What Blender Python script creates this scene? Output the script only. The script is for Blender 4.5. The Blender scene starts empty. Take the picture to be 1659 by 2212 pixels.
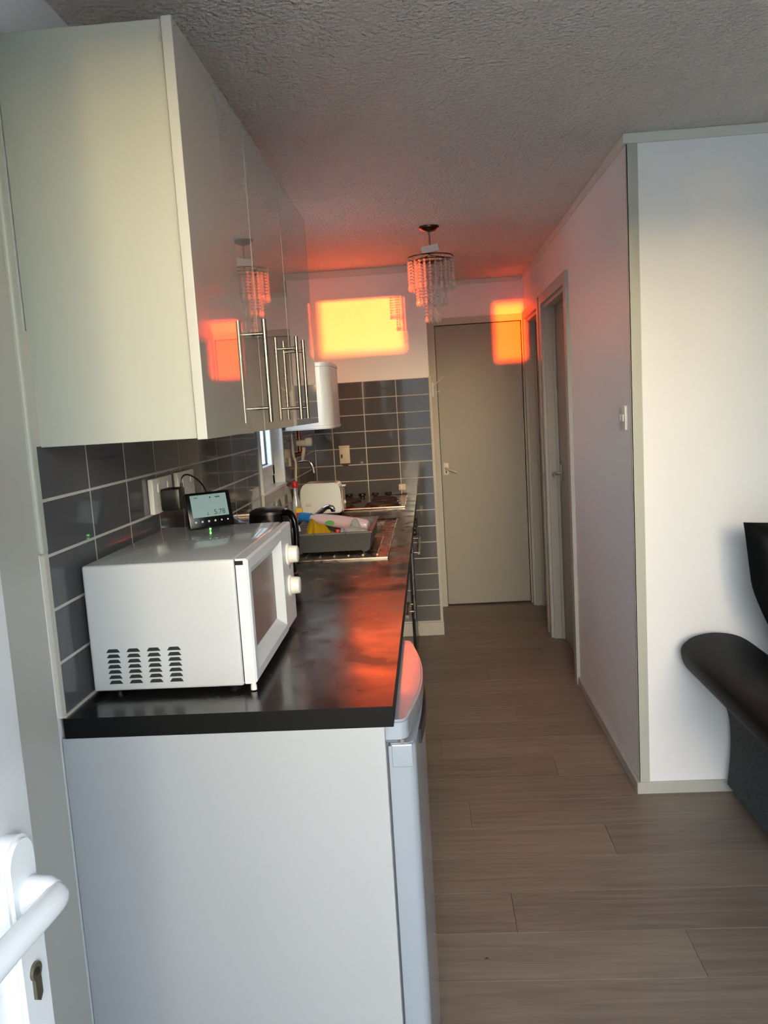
import bpy, bmesh, math, random
from mathutils import Vector, Matrix
random.seed(7)
sc = bpy.context.scene
C = sc.collection

# ------------------------------------------------------------------ camera
f_px = 1750.45
cpos = Vector((0.6885, -1.3784, 1.4033))
pitch, yaw, roll = -0.12602, -0.05994, -0.06061
fw = Vector((math.sin(yaw) * math.cos(pitch), math.cos(yaw) * math.cos(pitch), math.sin(pitch)))
rt = Vector((math.cos(yaw), -math.sin(yaw), 0)); up = rt.cross(fw)
cr, sr = math.cos(roll), math.sin(roll)
R_ = rt * cr + up * sr
U_ = up * cr - rt * sr
cam_d = bpy.data.cameras.new('camera'); cam = bpy.data.objects.new('camera', cam_d); C.objects.link(cam)
cam_d.sensor_fit = 'VERTICAL'; cam_d.sensor_height = 36.0; cam_d.lens = f_px * 36.0 / 2212.0
cam_d.clip_start = 0.02; cam_d.clip_end = 200
M = Matrix.Identity(4)
for i in range(3):
    M[i][0] = R_[i]; M[i][1] = U_[i]; M[i][2] = -fw[i]; M[i][3] = cpos[i]
cam.matrix_world = M
sc.camera = cam

# ------------------------------------------------------------------ sky, sun, exposure
SUN_SLOPE = 0.13            # the sun comes in from behind the viewer, a little from the right
SUN_ELEV = math.radians(0.9)
w = bpy.data.worlds.new('world'); sc.world = w; w.use_nodes = True
nt = w.node_tree; nt.nodes.clear()
sky = nt.nodes.new('ShaderNodeTexSky'); sky.sky_type = 'NISHITA'; sky.sun_disc = False
sky.sun_elevation = math.radians(9.0); sky.sun_rotation = math.pi - math.atan(SUN_SLOPE)
sky.air_density = 1.0; sky.dust_density = 1.0; sky.ozone_density = 1.0
bgn = nt.nodes.new('ShaderNodeBackground'); bgn.inputs['Strength'].default_value = 1.12
wo = nt.nodes.new('ShaderNodeOutputWorld')
wb = nt.nodes.new('ShaderNodeMix'); wb.data_type = 'RGBA'; wb.blend_type = 'MULTIPLY'; wb.inputs[0].default_value = 1.0
wb.inputs[7].default_value = (1.0, 1.06, 1.18, 1)      # the camera's white balance
nt.links.new(sky.outputs[0], wb.inputs[6]); sky_fill = nt.nodes.new('ShaderNodeMix'); sky_fill.data_type = 'RGBA'; sky_fill.blend_type = 'ADD'; sky_fill.inputs[0].default_value = 1.0
sky_fill.inputs[7].default_value = (0.45, 0.45, 0.47, 1)    # even light added over the whole sky to lift the indoor fill
nt.links.new(wb.outputs[2], sky_fill.inputs[6]); nt.links.new(sky_fill.outputs[2], bgn.inputs['Color']); nt.links.new(bgn.outputs[0], wo.inputs['Surface'])

def lamp(name, kind, **kw):
    d = bpy.data.lights.new(name, kind)
    for k, v in kw.items(): setattr(d, k, v)
    o = bpy.data.objects.new(name, d); C.objects.link(o); return o
def aim(o, direction):
    o.rotation_euler = Vector(direction).to_track_quat('-Z', 'Y').to_euler()

sun = lamp('sun', 'SUN', energy=14.0, angle=math.radians(0.3), color=(1.0, 0.098, 0.009))
aim(sun, (-SUN_SLOPE, 1.0, -math.tan(SUN_ELEV)))
# added outdoor lamp, makes the second orange patch on the hallway end door
gl = lamp('door_patch_lamp', 'AREA', energy=1.8, color=(1.0, 0.045, 0.0), shape='RECTANGLE', size=0.185, size_y=0.37, spread=math.radians(0.4))
def portal(name, x0, x1, z0, z1, y, normal):
    o = lamp(name, 'AREA', shape='RECTANGLE', size=x1 - x0, size_y=z1 - z0)
    o.data.cycles.is_portal = True
    o.location = ((x0 + x1) / 2, y, (z0 + z1) / 2) if normal[1] else (y, (x0 + x1) / 2, (z0 + z1) / 2)
    aim(o, normal)
    return o

sc.view_settings.view_transform = 'Standard'; sc.view_settings.look = 'None'
sc.view_settings.exposure = 0.63; sc.view_settings.gamma = 1.0
sc.view_settings.use_curve_mapping = False
sc.cycles.use_denoising = True
try: sc.cycles.denoiser = 'OPENIMAGEDENOISE'
except Exception: pass
sc.cycles.max_bounces = 9; sc.cycles.diffuse_bounces = 7; sc.cycles.glossy_bounces = 4
sc.cycles.use_adaptive_sampling = True; sc.cycles.adaptive_threshold = 0.1; sc.cycles.adaptive_min_samples = 16
sc.cycles.time_limit = 950
sc.cycles.transmission_bounces = 5; sc.cycles.transparent_max_bounces = 16
sc.cycles.sample_clamp_indirect = 12.0
sc.cycles.caustics_refractive = False

# ------------------------------------------------------------------ materials
def lin(c):
    return tuple((v / 12.92 if v <= 0.04045 else ((v + 0.055) / 1.055) ** 2.4) for v in [x / 255 for x in c]) + (1.0,)
def mat(name, rgb, rough=0.5, metal=0.0, spec=0.5, coat=0.0, vary=0.0, vscale=6.0, bump=0.0, bscale=200.0, rvary=0.0, rscale=8.0, trans=0.0, emit=None, estr=0.0, ior=None, bdist=0.002, bdetail=3.0, coat_rough=0.03):
    m = bpy.data.materials.new(name); m.use_nodes = True
    n = m.node_tree; b = n.nodes['Principled BSDF']
    col = lin(rgb)
    b.inputs['Base Color'].default_value = col; b.inputs['Roughness'].default_value = rough
    b.inputs['Metallic'].default_value = metal; b.inputs['Specular IOR Level'].default_value = spec
    b.inputs['Coat Weight'].default_value = coat; b.inputs['Coat Roughness'].default_value = coat_rough
    b.inputs['Transmission Weight'].default_value = trans
    if ior: b.inputs['IOR'].default_value = ior
    if emit: b.inputs['Emission Color'].default_value = lin(emit); b.inputs['Emission Strength'].default_value = estr
    tc = n.nodes.new('ShaderNodeTexCoord')
    def noise(scale, detail=4.0):
        t = n.nodes.new('ShaderNodeTexNoise'); t.inputs['Scale'].default_value = scale; t.inputs['Detail'].default_value = detail
        n.links.new(tc.outputs['Object'], t.inputs['Vector']); return t
    vv = vary if vary else 0.02
    t = noise(vscale); mx = n.nodes.new('ShaderNodeMix'); mx.data_type = 'RGBA'
    mx.inputs[6].default_value = tuple(c * (1 - vv) for c in col[:3]) + (1,)
    mx.inputs[7].default_value = tuple(min(1, c * (1 + vv)) for c in col[:3]) + (1,)
    n.links.new(t.outputs['Fac'], mx.inputs[0]); n.links.new(mx.outputs[2], b.inputs['Base Color'])
    if rvary:
        t2 = noise(rscale, 6.0); mr = n.nodes.new('ShaderNodeMapRange')
        mr.inputs['From Min'].default_value = 0.35; mr.inputs['From Max'].default_value = 0.65
        mr.inputs['To Min'].default_value = max(0, rough - rvary); mr.inputs['To Max'].default_value = rough + rvary
        n.links.new(t2.outputs['Fac'], mr.inputs['Value']); n.links.new(mr.outputs['Result'], b.inputs['Roughness'])
    if bump:
        t3 = noise(bscale, bdetail); bp = n.nodes.new('ShaderNodeBump'); bp.inputs['Strength'].default_value = bump; bp.inputs['Distance'].default_value = bdist
        n.links.new(t3.outputs['Fac'], bp.inputs['Height']); n.links.new(bp.outputs['Normal'], b.inputs['Normal'])
    return m
def pane_mat(name, tint=(1, 1, 1, 1), gloss=0.08):
    m = bpy.data.materials.new(name); m.use_nodes = True; n = m.node_tree; n.nodes.clear()
    o = n.nodes.new('ShaderNodeOutputMaterial'); tr = n.nodes.new('ShaderNodeBsdfTransparent'); g = n.nodes.new('ShaderNodeBsdfGlossy'); mx = n.nodes.new('ShaderNodeMixShader')
    tr.inputs['Color'].default_value = tint; g.inputs['Roughness'].default_value = 0.01; mx.inputs[0].default_value = gloss
    n.links.new(tr.outputs[0], mx.inputs[1]); n.links.new(g.outputs[0], mx.inputs[2]); n.links.new(mx.outputs[0], o.inputs['Surface']); return m

WALL = mat('wall_paint', (247, 246, 245), 0.45, vary=0.02, vscale=3, bump=0.06, bscale=60)
CEIL = mat('ceiling_artex', (245, 238, 227), 0.6, vary=0.06, vscale=110, bump=1.0, bscale=75, bdist=0.03, bdetail=5)
TRIM = mat('trim_paint', (186, 187, 174), 0.4)
CORN = mat('cornice_paint', (226, 224, 214), 0.5)
DOORP = mat('door_paint', (160, 156, 146), 0.4, vary=0.03, vscale=2)
CASING = mat('casing_paint', (190, 188, 178), 0.4)
CAB = mat('cabinet_board', (177, 180, 169), 0.38)
CABGAP = mat('cabinet_gap', (40, 36, 30), 0.7)
GLOSS = mat('cabinet_gloss', (178, 175, 168), 0.03, spec=0.9, coat=1.0, coat_rough=0.01)
GLOSSEDGE = mat('cabinet_door_edge', (186, 188, 182), 0.35)
BARST = mat('bar_steel', (128, 121, 113), 0.32, metal=1.0, rvary=0.06, rscale=30)
STEEL = mat('brushed_steel', (150, 138, 126), 0.3, metal=1.0, rvary=0.06, rscale=30)
CHROME = mat('chrome', (210, 210, 212), 0.08, metal=1.0)
WORKEDGE = mat('worktop_edge', (9, 9, 9), 0.55, spec=0.2)
WORKTOP = mat('worktop_laminate', (17, 15, 14), 0.22, spec=0.8, vary=0.45, vscale=7, rvary=0.09, rscale=9, bump=0.05, bscale=40)
TILE = mat('grey_gloss_tile', (88, 87, 89), 0.05, spec=0.4, vary=0.05, vscale=4, bump=0.02, bscale=12, bdist=0.004)
GROUT = mat('pale_grout', (196, 190, 178), 0.8, vary=0.05, vscale=40)
UPVC = mat('white_upvc', (226, 228, 228), 0.25)
DOORUPVC = mat('door_upvc', (224, 225, 224), 0.28)
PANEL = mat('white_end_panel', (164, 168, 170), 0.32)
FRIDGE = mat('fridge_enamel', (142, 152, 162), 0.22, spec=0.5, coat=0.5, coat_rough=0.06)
FRIDGEGAP = mat('fridge_seal', (92, 98, 106), 0.5)
MWHITE = mat('microwave_enamel', (192, 195, 195), 0.2, spec=0.6, coat=0.6, coat_rough=0.02)
MWPLAS = mat('microwave_plastic', (212, 216, 220), 0.35)
DARK = mat('dark_void', (12, 12, 12), 0.7)
SLOTD = mat('vent_shadow', (28, 32, 32), 0.6)
MWGLASS = mat('microwave_window', (132, 116, 108), 0.32, spec=0.3)
BLACKP = mat('black_plastic', (16, 16, 17), 0.35, vary=0.05)
BLACKG = mat('black_gloss_plastic', (8, 8, 9), 0.22, spec=0.25)
WHITEP = mat('white_plastic', (226, 222, 214), 0.3)
CREAMP = mat('cream_plastic', (206, 194, 170), 0.4)
SCREEN = mat('lcd_screen', (112, 136, 139), 0.3, emit=(150, 176, 178), estr=0.12)
LCDINK = mat('lcd_ink', (34, 48, 64), 0.5)
LED = mat('green_led', (120, 255, 110), 0.3, emit=(120, 255, 110), estr=5.0)
ICON = mat('button_print', (175, 180, 182), 0.5)
RACK = mat('grey_rack_plastic', (62, 63, 63), 0.45)
RACKRIM = mat('rack_rim', (92, 88, 86), 0.4)
YELLOW = mat('yellow_cloth', (214, 178, 30), 0.9, vary=0.12, vscale=20, bump=0.4, bscale=120)
PINKB = mat('lilac_bottle', (222, 196, 206), 0.15, trans=0.25, vary=0.06)
BLUE = mat('blue_cap', (36, 110, 190), 0.3)
GREENL = mat('green_label', (70, 140, 70), 0.5)
CLEARP = mat('clear_plastic', (225, 228, 232), 0.1, trans=0.6)
RED = mat('red_cap', (190, 14, 16), 0.35)
YPACK = mat('yellow_packet', (226, 182, 40), 0.5)
TOAST = mat('toaster_white', (222, 226, 224), 0.22, coat=0.3)
COPPER = mat('copper_pipe', (150, 90, 70), 0.35, metal=1.0)
PLATEH = mat('hob_plate_iron', (44, 36, 32), 0.5)
HOBST = mat('hob_steel', (196, 180, 168), 0.22, metal=1.0)
VELVET = mat('black_leatherette', (9, 10, 10), 0.55, vary=0.45, vscale=14, bump=0.25, bscale=90, spec=0.16)
TWEED = mat('grey_tweed', (78, 82, 82), 0.95, vary=0.8, vscale=130, bump=0.8, bscale=130, spec=0.1)
TWEEDD = mat('dark_tweed', (34, 36, 36), 0.95, vary=0.5, vscale=220, bump=0.6, bscale=220, spec=0.1)
def crystal_mat():
    m = mat('crystal_bead', (206, 200, 194), 0.08, spec=0.8)
    n = m.node_tree; o = n.nodes['Material Output']; b = n.nodes['Principled BSDF']
    tr = n.nodes.new('ShaderNodeBsdfTransparent'); mx = n.nodes.new('ShaderNodeMixShader'); mx.inputs[0].default_value = 0.30
    n.links.new(tr.outputs[0], mx.inputs[1]); n.links.new(b.outputs[0], mx.inputs[2]); n.links.new(mx.outputs[0], o.inputs['Surface']); return m
CRYSTAL = crystal_mat()
BRASS = mat('dark_bronze', (96, 70, 50), 0.25, metal=1.0)
FROST = pane_mat('window_glass')
PAVING = mat('garden_paving', (222, 214, 200), 0.8, vary=0.2, vscale=1.5)
SUNBLOCK = mat('sun_block_render', (205, 200, 192), 0.85, vary=0.15, vscale=3)

def floor_mat():
    m = bpy.data.materials.new('plank_vinyl'); m.use_nodes = True; n = m.node_tree; b = n.nodes['Principled BSDF']
    oi = n.nodes.new('ShaderNodeObjectInfo'); tc = n.nodes.new('ShaderNodeTexCoord'); mp = n.nodes.new('ShaderNodeMapping')
    mp.inputs['Scale'].default_value = (0.9, 14, 14)
    ad = n.nodes.new('ShaderNodeVectorMath'); ad.operation = 'ADD'
    ml = n.nodes.new('ShaderNodeVectorMath'); ml.operation = 'SCALE'; ml.inputs['Scale'].default_value = 37.0
    cb = n.nodes.new('ShaderNodeCombineXYZ')
    for k in range(3): n.links.new(oi.outputs['Random'], cb.inputs[k])
    n.links.new(cb.outputs[0], ml.inputs[0]); n.links.new(tc.outputs['Object'], ad.inputs[0]); n.links.new(ml.outputs[0], ad.inputs[1])
    n.links.new(ad.outputs[0], mp.inputs['Vector'])
    t = n.nodes.new('ShaderNodeTexNoise'); t.inputs['Scale'].default_value = 3.2; t.inputs['Detail'].default_value = 7; t.inputs['Distortion'].default_value = 0.9
    n.links.new(mp.outputs[0], t.inputs['Vector'])
    mp2 = n.nodes.new('ShaderNodeMapping'); mp2.inputs['Scale'].default_value = (3, 160, 160)
    n.links.new(ad.outputs[0], mp2.inputs['Vector'])
    t2 = n.nodes.new('ShaderNodeTexNoise'); t2.inputs['Scale'].default_value = 2.0; t2.inputs['Detail'].default_value = 3
    n.links.new(mp2.outputs[0], t2.inputs['Vector'])
    rp = n.nodes.new('ShaderNodeValToRGB'); rp.color_ramp.elements[0].position = 0.3; rp.color_ramp.elements[1].position = 0.75
    rp.color_ramp.elements[0].color = lin((120, 105, 92)); rp.color_ramp.elements[1].color = lin((153, 138, 122))
    sm = n.nodes.new('ShaderNodeMath'); sm.operation = 'MULTIPLY_ADD'; sm.inputs[1].default_value = 0.22; 
    n.links.new(t2.outputs['Fac'], sm.inputs[0]); 
    s2 = n.nodes.new('ShaderNodeMath'); s2.operation = 'MULTIPLY_ADD'; s2.inputs[1].default_value = 0.78
    n.links.new(t.outputs['Fac'], s2.inputs[0]); n.links.new(s2.outputs[0], sm.inputs[2])
    rv = n.nodes.new('ShaderNodeMath'); rv.operation = 'MULTIPLY_ADD'; rv.inputs[1].default_value = 0.16; rv.inputs[2].default_value = -0.08
    n.links.new(oi.outputs['Random'], rv.inputs[0]); n.links.new(rv.outputs[0], s2.inputs[2])
    n.links.new(sm.outputs[0], rp.inputs['Fac']); n.links.new(rp.outputs['Color'], b.inputs['Base Color'])
    b.inputs['Roughness'].default_value = 0.42; b.inputs['Specular IOR Level'].default_value = 0.35
    bp = n.nodes.new('ShaderNodeBump'); bp.inputs['Strength'].default_value = 0.12; bp.inputs['Distance'].default_value = 0.001
    n.links.new(t2.outputs['Fac'], bp.inputs['Height']); n.links.new(bp.outputs['Normal'], b.inputs['Normal'])
    return m
PLANK = floor_mat()
UNDER = mat('floor_joint', (66, 58, 52), 0.8)

# ------------------------------------------------------------------ geometry helpers
def new(): return bmesh.new()
def merge(bm, t):
    me = bpy.data.meshes.new('tmp'); t.to_mesh(me); t.free(); bm.from_mesh(me); bpy.data.meshes.remove(me)
def box(bm, x0, x1, y0, y1, z0, z1, bev=0.0, seg=2, rot=None, piv=None):
    t = new(); bmesh.ops.create_cube(t, size=1.0)
    for v in t.verts:
        v.co = Vector((x0 + (v.co.x + .5) * (x1 - x0), y0 + (v.co.y + .5) * (y1 - y0), z0 + (v.co.z + .5) * (z1 - z0)))
    if bev > 0: bmesh.ops.bevel(t, geom=list(t.edges), offset=bev, segments=seg, affect='EDGES', profile=0.5)
    if rot is not None:
        pv = Vector(piv) if piv else Vector(((x0 + x1) / 2, (y0 + y1) / 2, (z0 + z1) / 2))
        for v in t.verts: v.co = rot @ (v.co - pv) + pv
    merge(bm, t); return bm
def B(*a, **k): return box(new(), *a, **k)
def frame_of(d):
    d = d.normalized(); a = Vector((0, 0, 1)) if abs(d.z) < 0.9 else Vector((1, 0, 0))
    u = d.cross(a).normalized(); return u, d.cross(u).normalized()
def tube(bm, pts, r, n=10):
    pts = [Vector(p) for p in pts]; rs = r if isinstance(r, (list, tuple)) else [r] * len(pts)
    rings = []; u = None
    for i, p in enumerate(pts):
        d = (pts[min(i + 1, len(pts) - 1)] - pts[max(i - 1, 0)]).normalized()
        if u is None: u, v = frame_of(d)
        else:
            u = (u - d * u.dot(d)).normalized(); v = d.cross(u)
        rings.append([bm.verts.new(p + (u * math.cos(2 * math.pi * k / n) + v * math.sin(2 * math.pi * k / n)) * rs[i]) for k in range(n)])
    for a, b2 in zip(rings[:-1], rings[1:]):
        for k in range(n): bm.faces.new((a[k], a[(k + 1) % n], b2[(k + 1) % n], b2[k]))
    bm.faces.new(rings[0][::-1]); bm.faces.new(rings[-1]); return bm
def arc(p, n=8):
    """smooth a polyline (Catmull-Rom)"""
    p = [Vector(q) for q in p]; out = []
    for i in range(len(p) - 1):
        a, b2, c, d = p[max(i - 1, 0)], p[i], p[i + 1], p[min(i + 2, len(p) - 1)]
        for k in range(n):
            t = k / n
            out.append(0.5 * ((2 * b2) + (c - a) * t + (2 * a - 5 * b2 + 4 * c - d) * t * t + (3 * b2 - a - 3 * c + d) * t ** 3))
    out.append(p[-1]); return out
def lathe(bm, prof, c=(0, 0, 0), n=24, ax='z', sx=1.0, sy=1.0):
    c = Vector(c); rings = []
    for r, h in prof:
        ring = []
        for k in range(n):
            a = 2 * math.pi * k / n; q = (r * math.cos(a) * sx, r * math.sin(a) * sy, h)
            if ax == 'x': q = (q[2], q[0], q[1])
            elif ax == 'y': q = (q[0], q[2], q[1])
            ring.append(bm.verts.new(c + Vector(q)))
        rings.append(ring)
    for a, b2 in zip(rings[:-1], rings[1:]):
        for k in range(n): bm.faces.new((a[k], a[(k + 1) % n], b2[(k + 1) % n], b2[k]))
    bm.faces.new(rings[0][::-1]); bm.faces.new(rings[-1])
    bmesh.ops.recalc_face_normals(bm, faces=bm.faces); return bm
def prism(bm, poly, ax, lo, hi):
    def q(p, h):
        return {'x': (h, p[0], p[1]), 'y': (p[0], h, p[1]), 'z': (p[0], p[1], h)}[ax]
    a = [bm.verts.new(q(p, lo)) for p in poly]; b2 = [bm.verts.new(q(p, hi)) for p in poly]
    n = len(poly)
    for k in range(n): bm.faces.new((a[k], a[(k + 1) % n], b2[(k + 1) % n], b2[k]))
    bm.faces.new(a[::-1]); bm.faces.new(b2); bmesh.ops.recalc_face_normals(bm, faces=bm.faces); return bm
def disc(bm, c, r, h, ax='x', n=24, rim=0.0):
    return lathe(bm, [(r - rim, -h / 2), (r, -h / 2 + rim), (r, h / 2 - rim), (r - rim, h / 2)] if rim else [(r, -h / 2), (r, h / 2)], c, n, ax)

def mesh(name, bm, smooth=False, recalc=True):
    if recalc: bmesh.ops.recalc_face_normals(bm, faces=bm.faces)
    me = bpy.data.meshes.new(name); bm.to_mesh(me); bm.free()
    if smooth:
        for p in me.polygons: p.use_smooth = True
        try: me.set_sharp_from_angle(angle=math.radians(38))
        except Exception: pass
    return me
ROOT = {}
def put(name, me, m, parent=None, loc=None):
    """link a mesh; children are written in world coordinates"""
    if m and not me.materials: me.materials.append(m)
    o = bpy.data.objects.new(name, me); C.objects.link(o)
    if loc is not None: o.location = loc
    if parent is not None:
        o.parent = parent
        if parent.name in ROOT: o.matrix_parent_inverse = ROOT[parent.name].inverted()
    return o
def obj(name, bm, m, parent=None, smooth=False, loc=None): return put(name, mesh(name, bm, smooth), m, parent, loc)
def tag(o, label, cat, group=None):
    o['label'] = label; o['category'] = cat
    if group: o['group'] = group
    return o
def thing(name, label, cat, loc, group=None):
    o = bpy.data.objects.new(name, None); C.objects.link(o); o.location = loc; o.empty_display_size = 0.05
    ROOT[o.name] = Matrix.Translation(Vector(loc)); return tag(o, label, cat, group)
def struct(name, bm, m, parent=None, smooth=False, label=None):
    o = obj(name, bm, m, parent, smooth)
    if parent is None:
        o['kind'] = 'structure'
        if label: o['label'] = label
    return o
def sroot(name, loc, label=None):
    o = bpy.data.objects.new(name, None); C.objects.link(o); o.location = loc; ROOT[o.name] = Matrix.Translation(Vector(loc)); o['kind'] = 'structure'
    if label: o['label'] = label
    return o

# ------------------------------------------------------------------ the room
ZT, YE, YD, XR, YC, H, XE, XW = 0.881, 3.514, 4.227, 1.372, 1.390, 2.229, 0.712, -0.010
YB, XF, T = -1.55, 4.30, 0.0992
TH = 0.12
OX0, OX1, OZ1 = 0.40, 1.88, 2.135          # wide glazed garden doors in the wall behind the viewer
KY0, KY1, KZ0, KZ1 = 1.880, 2.385, 1.085, 2.06  # kitchen window in the tiled wall

def wall_with_hole(bm, ax, lo, hi, a0, a1, z0, z1, holes):
    """boxes filling a wall of thickness lo..hi along axis ax, spanning a0..a1, z0..z1, minus holes (b0,b1,c0,c1)"""
    cur = a0
    def add(p0, p1, q0, q1):
        if p1 - p0 < 1e-5 or q1 - q0 < 1e-5: return
        if ax == 'x': box(bm, lo, hi, p0, p1, q0, q1)
        else: box(bm, p0, p1, lo, hi, q0, q1)
    for (b0, b1, c0, c1) in sorted(holes):
        add(cur, b0, z0, z1); add(b0, b1, z0, c0); add(b0, b1, c1, z1); cur = b1
    add(cur, a1, z0, z1); return bm

fl = struct('floor', B(XW - TH, XF + TH, YB - TH, YD + 0.3, -0.12, -0.004), UNDER, label='brown-grey wood-effect plank floor')
PW, PL = 0.182, 1.22
row = 0; y = YB
plank_cache = {}
while y < YD + 0.1:
    off = (row * 0.437) % PL
    x = 0.0 - off
    while x < 3.4:
        x0, x1 = max(x, 0.0), min(x + PL, 3.6)
        if x1 - x0 > 0.02 and not (x1 < 0.5):
            key = round(x1 - x0, 4)
            if key not in plank_cache:
                plank_cache[key] = mesh('plank', B(-key / 2 + 0.0004, key / 2 - 0.0004, -PW / 2 + 0.0004, PW / 2 - 0.0004, -0.006, 0.0, bev=0.0006, seg=1))
            put('plank', plank_cache[key], PLANK, fl, loc=((x0 + x1) / 2, y + PW / 2, 0))
        x += PL
    y += PW; row += 1

struct('ceiling', B(XW - TH, XF + TH, YB - TH, YD + 0.3, H, H + 0.1), CEIL, label='textured off-white ceiling')
wl = struct('wall_left', wall_with_hole(new(), 'x', XW - TH, XW, YB - TH, YD + 0.3, 0, H, [(KY0, KY1, KZ0, KZ1)]), WALL, label='left kitchen wall with grey tiles')
we = struct('wall_end', B(XW, XE, YE + 0.010, YD + 0.3, 0, H), WALL, label='white wall above grey tiles behind the hob')
wd = struct('wall_hall_end', wall_with_hole(new(), 'y', YD, YD + 0.1, XE, XR + 0.3, 0, H, [(0.765, 1.349, 0.0, 1.94)]), WALL, label='white wall at the end of the hallway')
struct('hall_end_light_stop', B(XE, XR + 0.3, YD + 0.12, YD + 0.2, 0, H), DARK)  # unseen dark sheet added behind the end door to keep sky light out
wr = struct('wall_right', wall_with_hole(new(), 'x', XR, XR + 0.10, YC, YD, 0, H, [(2.58, 3.34, 0, 1.935), (3.52, 4.14, 0, 1.935)]), WALL, label='white hallway wall on the right')
struct('hall_side_backing', B(XR + 0.12, XR + 0.2, YC + 0.1, YD + 0.2, 0, H), DARK)  # unseen dark backing added behind the side doors
struct('wall_partition', B(XR + 0.10, XF, YC, YC + 0.10, 0, H), WALL, label='white partition wall behind the sofa')
struct('wall_far_right', B(XF, XF + TH, YB - TH, YC + 0.1, 0, H), WALL)
struct('wall_back', wall_with_hole(new(), 'y', YB - TH, YB, XW, XF, 0, H, [(OX0, OX1, 0, OZ1)]), WALL)
w2 = sroot('window_2', (1.86, YB - 0.06, 0), 'glazed garden doors behind the viewer')
bm = new(); post = [1.62, OX1]
for px in post: box(bm, px - .05, px, YB - .09, YB - .03, 0, OZ1)
box(bm, 1.62, OX1, YB - .09, YB - .03, OZ1 - .012, OZ1); box(bm, 1.62, OX1, YB - .09, YB - .03, 0, .07)
obj('window_frame', bm, UPVC, w2)
for a, b2 in ((1.62, OX1 - .05),): obj('pane', B(a, b2, YB - .062, YB - .058, .07, OZ1 - .012), FROST, w2)
portal('portal_door', OX0, OX1, 0.0, OZ1, YB - 0.06, (0, 1, 0))
portal('portal_kitchen', KY0, KY1, KZ0, KZ1, XW - 0.10, (1, 0, 0))
struct('ground_outside', B(-40, 40, -40, YB - TH, -0.3, -0.14), PAVING)
struct('ground_outside_kitchen', B(-40, XW - TH, YB - TH, 40, -0.3, -0.14), PAVING)
bm = new(); box(bm, -14, 16, -9.0, -8.8, -0.2, 1.94); box(bm, 2.205, 9.0, -9.02, -8.78, 1.90, 2.50); box(bm, -9.0, 1.685, -9.02, -8.78, 1.90, 2.50)  # unseen wall added outside, its gap shaped to trim the sun patch
struct('sun_block_wall', bm, SUNBLOCK)

# tiles --------------------------------------------------------------
tile_cache = {}
def tile(parent, plane, a0, a1, z0, z1):
    wd_, ht = round(a1 - a0, 4), round(z1 - z0, 4); key = (plane, wd_, ht)
    if key not in tile_cache:
        if plane == 'x': b_ = B(-0.007, 0, -wd_ / 2, wd_ / 2, -ht / 2, ht / 2, bev=0.0012, seg=1)
        else: b_ = B(-wd_ / 2, wd_ / 2, 0, 0.007, -ht / 2, ht / 2, bev=0.0012, seg=1)
        tile_cache[key] = mesh('tile', b_)
    ca, cz = (a0 + a1) / 2, (z0 + z1) / 2
    o = put('tile', tile_cache[key], TILE, parent, loc=((0, ca, cz) if plane == 'x' else (ca, YE, cz)))
    o.rotation_euler = (random.uniform(-.0012, .0012), random.uniform(-.0012, .0012), random.uniform(-.0016, .0016))
    return o
g = 0.0022   # half joint
def cut(a0, a1, z0, z1, holes):
    for (h0, h1, k0, k1) in holes:
        if a0 < h1 and a1 > h0 and z0 < k1 and z1 > k0:
            out = []
            if a0 < h0 - .012: out.append((a0, h0 - .002, z0, z1))
            if a1 > h1 + .012: out.append((h1 + .002, a1, z0, z1))
            if z0 < k0 - .012: out.append((max(a0, h0), min(a1, h1), z0, k0 - .002))
            return out
    return [(a0, a1, z0, z1)]
hole = [(KY0 - .012, KY1 + .018, 1.034, KZ1)]
bm = new(); box(bm, XW, -0.0007, 0.012, KY0, ZT, ZT + 7 * T); box(bm, XW, -0.0007, KY1, YE + .01, ZT, ZT + 7 * T); box(bm, XW, -0.0007, KY0, KY1, ZT, KZ0)
obj('grout', bm, GROUT, wl)
ys = [0.014] + [0.02 + 0.2015 * k for k in range(1, 18)] + [YE - 0.001]
for i in range(len(ys) - 1):
    for k in range(7):
        if k >= 5 and ys[i] < 1.4: continue
        for (a0, a1, z0, z1) in cut(ys[i] + g, ys[i + 1] - g, ZT + k * T + g, ZT + (k + 1) * T - g, hole): tile(wl, 'x', a0, a1, z0, z1)
ztop = ZT + 7 * T
obj('grout', B(0, XE - .003, YE + .0007, YE + .010, 0.06, ztop), GROUT, we)
xs = [0.0] + [XE - .004 - 0.1985 * k for k in (3, 2, 1, 0)]
for i in range(4):
    for k in range(-8, 7):
        if k < 0 and i < 3: continue
        z0 = ZT + k * T + g
        tile(we, 'y', xs[i] + g, xs[i + 1] - g, z0, z0 + T - 2 * g)
z0 = 0.062
struct('trim_1', B(XE - .003, XE + .010, YE - .003, YE + .014, 0.07, ztop + .004, bev=.001), CASING, label='pale edge strip along the end of the tiled wall')
struct('baseboard_end', B(0.57, XE + .012, YE - .012, YE + .010, 0, 0.082, bev=.002), CASING, label='low white skirting under the tiled end wall')
struct('trim_2', B(XW, 0.004, -0.012, 0.012, 1.186, 2.10, bev=.004), TRIM, label='narrow white upright batten beside the wall cabinet')
struct('trim_3', B(XW, -0.001, 0.002, 0.013, ZT, 1.186), GROUT, label='raw grouted edge of the tiles beside the worktop')
struct('trim_11', B(XW, -0.004, -0.34, -0.013, 0, H), mat('frame_board', (186, 183, 174), 0.4), label='plain off-white door-frame board left of the worktop')
# mastic bead between tiles and worktop
struct('trim_4', B(-0.001, 0.004, 0.004, YE, ZT, ZT + .004), GROUT, label='pale sealant line where tiles meet the worktop')

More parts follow.
